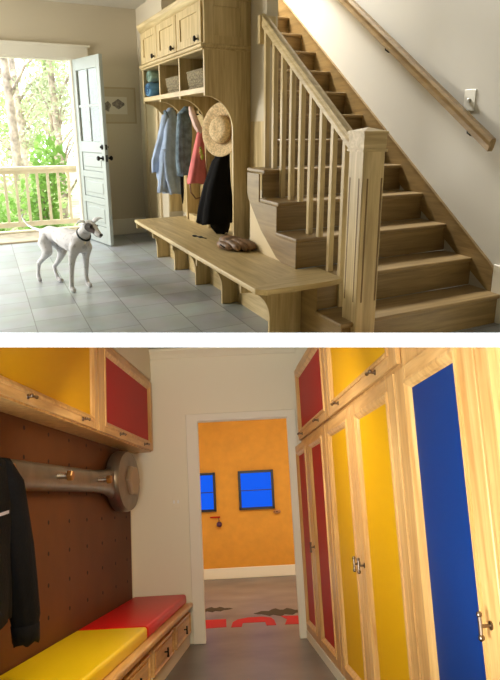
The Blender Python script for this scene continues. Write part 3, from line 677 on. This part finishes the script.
hg = thing('garden_hedge', 'tall leafy hedge beyond the deck, seen mirrored in the open door glass', 'hedge', (-10.5, 13.0, -1.2))
rnd = random.Random(21); g = MB(); tk = MB()
for k in range(9):
    x, y = -7.6 - k * .75, 11.0 + k * .45
    e = leaves(420, (x, y, .9), (.75, .7, 2.2), .09, rnd); g.add(e.v, e.f); tk.tube([(x, y, -1.2), (x, y, 1.5)], .06, 6)
g.build('foliage', leafm('hedge_leaves', (70, 104, 48), (90, 130, 56)), hg); tk.build('stem', M['bark'], hg)

# =================================================================== LOCKER ROOM
def st(o): return tag(o, kind='structure')
YB = 6.82
w = MB(); w.box(-1.5, -.555, YB, YB + .12, 0, 2.95); w.box(.46, 1.3, YB, YB + .12, 0, 2.95); w.box(-.555, .46, YB, YB + .12, 2.11, 2.95)
st(w.build('wall_doorway', M['creamw'], room=ROOM))
st(MB().box(-1.9, 1.7, .8, 13.2, -.12, 0).build('floor_lower', M['conc'], room=ROOM))
st(MB().box(1.6, .9 + .9, .8, YB, 0, 2.6).build('wall_right', M['creamw'], room=ROOM))
st(MB().prism([(.2, 0), (YB + .1, 0), (YB + .1, 2.9), (.2, 2.9)], 'x', -.04, 0).build('wall_locker', M['creamw'], mp=lambda p: LW((p[1], p[0], p[2])), room=ROOM))
st(MB().box(-1.9, 1.8, .72, .8, 0, .6).build('wall_rear_lower', M['creamw'], room=ROOM))
# soffit over the wall cupboards
st(MB().prism([(.8, 2.50), (YB, 2.50), (YB, 2.95), (.8, 2.95)], 'x', 0.0, .222).build('wall_soffit', M['creamw'], mp=lambda p: LW((p[1], p[0], p[2])), room=ROOM))
# added unseen sheet along the sight line, blocks stray sky light
_n = ROOM.inverted().to_3x3() @ (Matrix.Rotation(-TU, 3, 'X') @ Vector((0, -(PROW - 347) / F, 1)))
def clz(x, y): return 1.22 - (_n.x * x + _n.y * y) / _n.z - .0005
BLOCK_L = st(MB().add([(x, y, clz(x, y)) for x, y in ((-1.2, .9), (1.2, .9), (5, 4.0), (5, 9), (-5, 9), (-5, 4.0))], [(0, 1, 2, 3, 4, 5)]).build('light_blocker_lower', M['creamw'], room=ROOM))
# crown, casing
t = MB(); t.prism([(YB - .075, 2.80), (YB - .07, 2.775), (YB - .03, 2.745), (YB - .012, 2.715), (YB, 2.71), (YB, 2.80)], 'x', -.95, .53)
st(t.build('trim_4', M['creamw'], room=ROOM))
t = MB(); t.box(-.585, -.47, YB - .025, YB, 0, 2.075); t.box(.40, .49, YB - .025, YB, 0, 2.075); t.box(-.585, .49, YB - .025, YB, 2.07, 2.14)
t.box(-.56, -.475, YB, YB + .12, 0, 2.075); t.box(.405, .465, YB, YB + .12, 0, 2.075); t.box(-.56, .465, YB, YB + .12, 2.07, 2.115)
st(t.build('trim_5', M['wht'], room=ROOM, bevel=.004))
# far room
YF = 12.75
st(MB().box(-2.6, 2.6, YF, YF + .1, 0, 3.2).build('wall_orange', M['orange'], room=ROOM))
w = MB(); w.box(-2.7, -2.6, YB + .12, YF, 0, 3.2); w.box(2.6, 2.7, YB + .12, YF, 0, 3.2); w.box(-2.6, -1.5, YB, YB + .12, 0, 3.2); w.box(1.3, 2.6, YB, YB + .12, 0, 3.2)
st(w.build('wall_playroom', M['orange'], room=ROOM))
st(MB().box(-2.7, 2.7, YB + .1, YF + .1, 2.95, 3.0).build('ceiling_playroom', M['creamw'], room=ROOM))
st(MB().box(-2.6, 2.6, YF - .03, YF, 0, .185).build('baseboard_playroom', M['wht'], room=ROOM, bevel=.006))
for i, (x0, x1) in enumerate(((-1.24, -.60), (-.19, .445), (.86, 1.49))):
    z0, z1 = 1.17, 1.865
    wn = thing('window_%d' % (i + 1), None, None, ((x0 + x1) / 2, YF, z0), room=ROOM, kind='structure')
    f_ = MB()
    for q in ((x0, x0 + .045, z0, z1), (x1 - .045, x1, z0, z1), (x0, x1, z0, z0 + .045), (x0, x1, z1 - .045, z1)): f_.box(q[0], q[1], YF - .05, YF, q[2], q[3])
    f_.box(x0, x1, YF - .03, YF - .02, (z0 + z1) / 2 - .012, (z0 + z1) / 2 + .003)
    f_.build('window_frame', M['blk'] if i < 2 else M['wht'], wn)
    MB().box(x0 + .04, x1 - .04, YF - .02, YF - .01, z0 + .04, z1 - .04).build('pane', M['bluew'], wn)
# small items on the orange wall
hk = thing('wall_hook', 'red wall hook with a dark ball hanging below the left blue window', 'hook', (-.6, YF, .9), room=ROOM)
MB().box(-.72, -.54, YF - .05, YF, 1.06, 1.085).build('hook_plate', M['inred'], hk, bevel=.004)
MB().tube([(-.57, YF - .03, 1.06), (-.56, YF - .04, 1.0)], .006, 6).build('cord', M['blk'], hk)
MB().ball((-.56, YF - .06, .945), .05, 14).build('ball', mat('plum_ball', (70, 26, 60), .4), hk, smooth=2)
lg = thing('climbing_hold', 'small tan knob on the orange wall under the right blue window', 'wall hold', (.48, YF, 1.1), room=ROOM)
MB().ball((.475, YF - .03, 1.115), (.07, .04, .035), 14).build('knob', mat('tan_resin', (176, 120, 70), .5), lg, smooth=2)
MB().lathe([(.012, YF - .072), (.012, YF - .06)], (.475, 0, 1.115), 'y', 10).build('bolt', M['metal'], lg)
# floor inlays
def inlay(nm, lab, m, polys, loc):
    g = MB()
    for pl in polys: g.prism(pl, 'z', 0, .003)
    return tag(g.build(nm, m, room=ROOM), lab, 'floor inlay')
inlay('floor_inlay', 'red rectangular floor inlay by the left door casing', M['inred'], [[(-.62, 7.62), (-.31, 7.66), (-.33, 8.18), (-.60, 8.20)]], 0)
out_ = [(-.26, 7.62), (-.25, 7.95), (-.20, 8.12), (-.08, 8.22), (.08, 8.22), (.17, 8.12), (.20, 7.95), (.21, 7.62), (.11, 7.62), (.10, 7.86), (-.14, 7.86), (-.15, 7.62)]
inlay('floor_inlay', 'red arch-shaped floor inlay in the middle of the doorway', M['inred'], [out_], 0)
inlay('floor_inlay', 'red slanted floor inlay by the right door casing', M['inred'], [[(.30, 7.62), (.52, 7.60), (.52, 8.15), (.28, 8.20), (.34, 7.95)]], 0)
def blob(x0, x1, y, w_):
    n = 14; return [(x0 + (x1 - x0) * i / n, y - w_ * math.sin(PI * i / n) * (1 + .3 * math.sin(i * 2.1))) for i in range(n + 1)] + [(x1 - (x1 - x0) * i / n, y + w_ * math.sin(PI * i / n) * (1 + .4 * math.sin(i * 1.7))) for i in range(1, n)]
inlay('floor_inlay', 'dark olive leaf-shaped floor inlay at the left of the far room', M['olive'], [blob(-.75, -.28, 9.0, .17)], 0)
inlay('floor_inlay', 'dark olive leaf-shaped floor inlay at the right of the far room', M['olive'], [blob(-.02, .60, 8.5, .24)], 0)
# outlet
so = thing('wall_switch', 'small white switch plate on the cream wall left of the doorway', 'switch', (-.70, YB, 1.25), room=ROOM)
MB().box(-.745, -.665, YB - .006, YB, 1.245, 1.365).build('switch_plate', M['creamw'], so, bevel=.002)
for x in (-.725, -.685): MB().box(x - .008, x + .008, YB - .014, YB - .005, 1.29, 1.32).build('toggle', M['plate'], so)

# ---- door leaf maker for both walls: frame of four members, ogee bead, coloured panel
def leaf(parent, mp, y0, y1, z0, z1, d, stile, rail, pm, vert=True, handles=(), mouldw=.03, sy0=None, sy1=None):
    sy0 = stile if sy0 is None else sy0; sy1 = stile if sy1 is None else sy1
    T = .022
    a0, a1, c0, c1 = y0 + sy0, y1 - sy1, z0 + rail, z1 - rail
    dr = MB().box(a0, a1, d + .001, d + T - .014, c0, c1).build('door', pm, parent, mp=mp)
    for q0, q1 in ((y0, y0 + sy0), (y1 - sy1, y1)): MB().box(q0, q1, d, d + T, z0, z1).build('stile', MAP['z'], dr, mp=mp, bevel=.003)
    for q0, q1 in ((z0, z0 + rail), (z1 - rail, z1)): MB().box(a0, a1, d, d + T, q0, q1).build('rail', MAP['y'], dr, mp=mp, bevel=.003)
    # raised bead around the panel
    m2 = mouldw
    g = MB()
    P = lambda o: [(a0 + o * 1.3, c0 + o), (a1 - o * 1.3, c0 + o), (a1 - o * 1.3, c1 - o), (a0 + o * 1.3, c1 - o)]
    rings = [[(p[0], d + h, p[1]) for p in P(o)] for o, h in ((-.012, T), (-.012, T + .008), (.0, T + .010), (m2 * .4, T + .002), (m2 * .6, T - .002), (m2 * .8, T - .010), (m2, T - .016), (m2, 0))]
    g.loft(rings, cap=False).build('bead', MAP['z'], dr, mp=mp)
    for (hy, hz_, o) in handles: latch(dr, mp, hy, hz_, d + T, o)
    return dr
def latch(parent, mp, y, z, d, o):
    g = MB().lathe([(.014, d), (.014, d + .005), (.006, d + .007), (.006, d + .034)], (y, 0, z), 'y', 12)
    L = .034
    if o == 'v':
        g.tube([(y, d + .034, z - L), (y, d + .034, z + L)], [.006, .007], 8); g.ball((y, d + .034, z + L), .010, 8); g.ball((y, d + .034, z - L), .011, 8)
    else:
        g.tube([(y - L, d + .034, z), (y + L, d + .034, z)], [.006, .007], 8); g.ball((y - L, d + .034, z), .010, 8); g.ball((y + L, d + .034, z), .010, 8)
    g.build('handle', M['nickel'], parent, mp=mp, smooth=True)

def carcass(t_, mp, y0, y1, z0, z1, d0, d1):
    MB().box(y0, y1, d0, d1, z0, z1).build('body', MAP['z'], t_, mp=mp)

# right: tall lockers
LG = 'tall lockers'
def tall(lab, y0, y1, leaves_):
    t_ = thing('tall_locker', lab, 'locker', RW(((y0 + y1) / 2, -.2, 0)), room=ROOM)
    carcass(t_, RW, y0, y1, .075, 1.775, -.6, -.024)
    for a in leaves_: leaf(t_, RW, *a[:2], .08, 1.772, -.022, .10, .075, a[2], handles=a[3], sy0=a[4], sy1=a[5])
    return t_
tall('tall maple locker with a pair of red doors beside the doorway', 4.99, 6.80, [(5.96, 6.79, M['red'], [], .13, .10), (5.00, 5.955, M['red'], [(5.89, .87, 'v')], .17, .14)])
tall('tall maple locker with a pair of yellow doors', 3.06, 4.985, [(4.06, 4.98, M['yel'], [(4.11, .87, 'v')], .13, .13), (3.07, 4.055, M['yel'], [(3.985, .87, 'v')], .13, .13)])
tall('tall maple locker with a single blue door and chrome latch', 2.12, 3.055, [(2.13, 3.04, M['blue'], [(2.215, .83, 'v')], .15, .16)])
tall('tall maple locker at the near end with yellow door', 1.25, 2.115, [(1.26, 2.11, M['yel'], [(2.04, .83, 'v')], .12, .12)])
st(MB().box(1.25, 6.80, -.03, .004, 0, .074).build('baseboard_locker', M['wht'], mp=RW, room=ROOM))
def up(lab, y0, y1, pm, hs, top=2.50, s0=.14, s1=.14):
    t_ = thing('wall_cabinet', lab, 'cabinet', RW(((y0 + y1) / 2, -.2, 1.79)), room=ROOM)
    carcass(t_, RW, y0, y1, 1.785, top, -.6, -.024)
    leaf(t_, RW, y0 + .01, y1 - .01, 1.80, 2.46, -.022, .13, .075, pm, handles=[(h, 1.838, 'h') for h in hs], sy0=s0, sy1=s1)
up('upper maple cabinet with a red panel above the red lockers', 4.80, 6.50, M['red'], (5.25, 6.2))
up('upper maple cabinet with a yellow panel above the yellow lockers', 2.98, 4.795, M['yel'], (3.38, 4.4))
up('upper maple cabinet over the blue locker at the near end', 1.30, 2.975, M['yel'], (1.7, 2.5), s1=.2)

# left: wall cabinets
def upL(lab, y0, y1, pm, hs):
    t_ = thing('wall_cabinet', lab, 'cabinet', LW(((y0 + y1) / 2, .1, 1.79)), room=ROOM)
    carcass(t_, LW, y0, y1, 1.79, 2.50, .0, .21)
    leaf(t_, LW, y0 + .01, y1 - .01, 1.80, 2.47, .21, .17, .06, pm, handles=[(h, 1.832, 'h') for h in hs], sy0=.17, sy1=.11)
upL('maple wall cabinet with a red panel above the big wrench', 4.86, 6.79, M['red'], (5.47, 6.38))
upL('maple wall cabinet with a yellow panel above the black jacket', 2.95, 4.855, M['yel'], (3.53, 4.48))
upL('maple wall cabinet with a yellow panel nearest the room entrance', 1.30, 2.945, M['yel'], (1.8, 2.6))
# board
bd = thing('perforated_board', 'brown perforated board covering the wall behind the bench', 'board', LW((4.2, .01, .36)), room=ROOM)
MB().box(1.4, 6.70, .0, .02, .36, 1.79).build('board_panel', M['peg'], bd, mp=LW)
g = MB(); yy = 6.52; r_ = 0
while yy > 1.6:
    for z in (.62, .81, 1.0, 1.19, 1.38, 1.57, 1.74): g.lathe([(.014, .0195), (.014, .021)], (yy + (.0 if r_ % 2 else .0), 0, z), 'y', 8)
    yy -= .413; r_ += 1
g.build('perforations', M['hole'], bd, mp=LW)
# giant wrench
wr = thing('giant_wrench', 'oversized steel wrench mounted along the brown board', 'wrench', LW((5.0, .05, 1.45)), room=ROOM)
def WZ(y): return 1.455 + .012 * (y - 4)
rings = []
for y, hh, dd_ in ((1.6, .10, .05), (3.0, .085, .05), (4.5, .082, .048), (5.3, .082, .046), (5.6, .095, .046), (5.78, .13, .05), (5.95, .185, .052), (6.08, .21, .05)):
    rings.append([(y, .075 + dd_ * math.sin(a) , WZ(y) + hh * math.copysign(abs(math.cos(a)) ** .6, math.cos(a))) for a in [i * PI / 10 for i in range(20)]])
MB().loft(rings).build('handle', M['wrench'], wr, mp=LW, smooth=2)
MB().lathe([(.20, .03), (.25, .045), (.262, .075), (.262, .125), (.25, .15), (.15, .155)], (6.12, 0, 1.495), 'y', 40, sc=(1.6, 1)).build('head', M['wrench'], wr, mp=LW, smooth=True)
hx = MB().lathe([(.14, .15), (.14, .178), (.125, .188), (.06, .19)], (6.18, 0, 1.50), 'y', 6, sc=(1.5, 1)); hx.build('hex_nut', mat('worn_nut_steel', (168, 148, 118), .5, .5), wr, mp=LW, bevel=.004)
for yb_, zz in ((4.32, 1.465), (5.24, 1.475), (3.40, 1.46)):
    b_ = MB().tube([(yb_, .11, zz), (yb_, .19, zz)], .016, 12)
    for k in range(6): b_.lathe([(.016, .125 + k * .012), (.019, .128 + k * .012), (.016, .131 + k * .012)], (yb_, 0, zz), 'y', 12)
    b_.build('bolt', M['steel'], wr, mp=LW, smooth=True)
    MB().lathe([(.032, .185), (.034, .19), (.034, .212), (.028, .218)], (yb_, 0, zz), 'y', 6).build('bolt_head', M['brass'], wr, mp=LW)
# black jacket
jk = thing('black_jacket', 'black jacket hanging from a bolt on the big wrench', 'jacket', LW((3.3, .25, .5)), room=ROOM)
def jr(sec, n=36, folds=5, amp=.08, seed=1):
    return [[(p[0], p[1], p[2]) for p in r] for r in cloth_rings([(z, a, b, wa, wb) for z, a, b, wa, wb in sec], n, folds, amp, seed)]
MB().loft(jr(interp([(1.52, 3.040, .20, .08, .05), (1.48, 3.000, .20, .33, .07), (1.3, 2.930, .20, .46, .09), (1.0, 2.880, .20, .50, .10), (.78, 2.860, .20, .50, .10)]))).build('jacket_body', M['black'], jk, mp=LW, smooth=2)
MB().loft(jr(interp([(1.50, 3.240, .20, .09, .05), (1.40, 3.310, .215, .13, .07), (1.1, 3.410, .22, .14, .075), (.90, 3.480, .22, .12, .07), (.755, 3.540, .22, .11, .06), (.70, 3.545, .22, .085, .05)]), folds=4, seed=3)).build('sleeve', M['black'], jk, mp=LW, smooth=2)
MB().loft(jr(interp([(.72, 3.545, .22, .105, .06), (.635, 3.560, .22, .10, .055)], 2), folds=5, amp=.05, seed=5)).build('cuff', M['black'], jk, mp=LW, smooth=2)
MB().add([(2.94, .316, 1.228), (3.12, .306, 1.248), (3.12, .306, 1.262), (2.94, .316, 1.242)], [(0, 1, 2, 3)]).build('logo_stripe', M['silver'], jk, mp=LW)
# bench with drawers
bn = thing('drawer_bench', 'maple storage bench with raised drawer fronts under the cushions', 'bench', LW((4.3, .3, 0)), room=ROOM)
DF = .525
MB().box(1.5, 6.80, .0, DF - .02, .10, .335).build('body', MAP['y'], bn, mp=LW)
MB().box(1.5, 6.80, .0, DF + .035, .335, .372).build('top_board', MAP['y'], bn, mp=LW, bevel=.01, seg=2)
MB().box(1.5, 6.80, DF - .02, DF + .006, .305, .335).build('top_rail', MAP['y'], bn, mp=LW, bevel=.006)
MB().box(1.5, 6.80, DF - .02, DF - .002, 0, .112).build('toe_board', M['wht'], bn, mp=LW)
y1 = 6.76
while y1 > 1.9:
    y0 = y1 - .80
    g = MB(); dz0, dz1 = .115, .295
    g.box(y0, y1, DF - .02, DF + .004, dz0, dz1)
    g.box(y0 + .07, y1 - .07, DF + .004, DF + .014, dz0 + .035, dz1 - .035)
    P = lambda o: [(y0 + o * 1.5, dz0 + o), (y1 - o * 1.5, dz0 + o), (y1 - o * 1.5, dz1 - o), (y0 + o * 1.5, dz1 - o)]
    g.loft([[(p[0], DF + h, p[1]) for p in P(o)] for o, h in ((0, .004), (0, .016), (.012, .018), (.02, .008), (.03, .004))], cap=False)
    dw = g.build('drawer', MAP['y'], bn, mp=LW)
    ym = (y0 + y1) / 2; h_ = MB().lathe([(.006, DF + .014), (.006, DF + .04)], (ym, 0, .205), 'y', 8); h_.tube([(ym, DF + .04, .235), (ym, DF + .04, .175)], .007, 8); h_.ball((ym, DF + .04, .175), .01, 8)
    h_.build('handle', M['metal'], dw, mp=LW, smooth=True)
    y1 -= .93
def cushion(lab, y0, y1, m):
    t_ = MB(); t_.box(y0, y1, .022, DF - .015, .372, .458)
    return tag(t_.build('bench_cushion', m, mp=LW, room=ROOM, bevel=.022, seg=4, smooth=True), lab, 'cushion')
cushion('glossy red seat cushion on the bench next to the doorway wall', 5.0, 6.74, M['redv'])
cushion('glossy yellow seat cushion on the bench beside the red one', 2.2, 4.99, M['yelv'])

# =================================================================== section cut between the storeys
def trim_storeys():
    bpy.context.view_layer.update()
    cp, cs = math.cos(TU), math.sin(TU)
    def world_dir(y, z): return Vector((0, y * cp + z * cs, -y * cs + z * cp))
    fwd = world_dir(1, 0); upv = world_dir(0, 1)
    planes = {}
    e_u = (PROW - 333) / F; e_l = (PROW - 347) / F
    n_u = (upv - fwd * e_u).normalized(); n_l = -(upv - fwd * e_l).normalized()
    gone = set()
    for nm_ in [o.name for o in bpy.data.objects if o.type == 'MESH']:
        if nm_ in gone: continue
        o = bpy.data.objects[nm_]
        r = o
        while r.parent: r = r.parent
        nrm = n_u if ROOMOF[r.name] is HALL else n_l
        if r.name in ('wall_left', 'wall_rear', 'floor_surround'): continue
        mw = o.matrix_world
        ds = [nrm.dot(mw @ v.co - CAM) for v in o.data.vertices]
        if min(ds) >= 0: continue
        if max(ds) < 0:
            drop = [o] + list(o.children_recursive); gone.update(x.name for x in drop)
            for x in drop: bpy.data.objects.remove(x)
            continue
        me = o.data.copy() if o.data.users > 1 else o.data
        o.data = me
        inv = mw.inverted(); co = inv @ CAM; no = (mw.to_3x3().transposed() @ nrm).normalized()
        bm = bmesh.new(); bm.from_mesh(me)
        res = bmesh.ops.bisect_plane(bm, geom=bm.verts[:] + bm.edges[:] + bm.faces[:], dist=1e-5, plane_co=co, plane_no=no, clear_inner=True)
        ce = [g for g in res['geom_cut'] if isinstance(g, bmesh.types.BMEdge)]
        try: bmesh.ops.holes_fill(bm, edges=ce, sides=0)
        except Exception: pass
        bm.to_mesh(me); bm.free()
trim_storeys()

# =================================================================== light
def area(name, room, p, target, sx_, sy_, e, col, spread=180):
    l = bpy.data.lights.new(name, 'AREA'); l.shape = 'RECTANGLE'; l.size = sx_; l.size_y = sy_; l.energy = e; l.color = col; l.spread = math.radians(spread)
    o = bpy.data.objects.new(name, l); COL.objects.link(o)
    d_ = (Vector(target) - Vector(p)); q = d_.to_track_quat('-Z', 'Y')
    o.matrix_world = room @ Matrix.Translation(p) @ q.to_matrix().to_4x4(); return o
W = bpy.data.worlds.new('overcast'); bpy.context.scene.world = W; W.use_nodes = True
bg = W.node_tree.nodes['Background']; bg.inputs[0].default_value = (.9, .96, 1, 1); bg.inputs[1].default_value = 3.7
area('hall_window_light', HALL, U((4.2, -4.0, 1.6)), U((1.6, .3, 1.0)), 2.2, 1.5, 270, (1, .95, .86))
area('stair_window_light', HALL, U((4.8, .9, 5.1)), U((1.2, 1.6, 1.2)), .9, .9, 380, (1, .97, .90), 120)
area('locker_room_door_daylight', ROOM, (-.85, .95, .6), (.2, 6.6, .9), 1.0, .9, 122, (.95, .98, 1))
area('locker_room_fill', ROOM, (-.2, 3.8, 1.95), (.2, 5.4, 0), .7, .7, 20, (1, .88, .70))  # added warm overhead fill, no fixture behind it
area('playroom_lamp', ROOM, (0, 10.0, 2.9), (0, 10.8, 0), 2.0, 2.0, 130, (1, .92, .78))
sun = bpy.data.lights.new('sun', 'SUN'); sun.energy = 5; sun.angle = .05; sun.color = (1, .97, .9); so_ = bpy.data.objects.new('sun', sun); COL.objects.link(so_)
so_.rotation_euler = (math.radians(38), 0, math.radians(-60))

# =================================================================== camera
cd = bpy.data.cameras.new('camera'); cam = bpy.data.objects.new('camera', cd); COL.objects.link(cam)
cam.location = CAM; cam.rotation_euler = (PI / 2 - TU, 0, 0)
cd.sensor_fit = 'HORIZONTAL'; cd.sensor_width = 36; cd.lens = F / 500 * 36; cd.shift_y = (PROW - 340) / 500; cd.clip_start = .05; cd.clip_end = 200
sc = bpy.context.scene; sc.camera = cam
sc.view_settings.view_transform = 'Standard'; sc.view_settings.look = 'None'; sc.view_settings.exposure = 0; sc.view_settings.gamma = 1
sc.cycles.use_denoising = True; sc.cycles.max_bounces = 8; sc.cycles.sample_clamp_indirect = 4
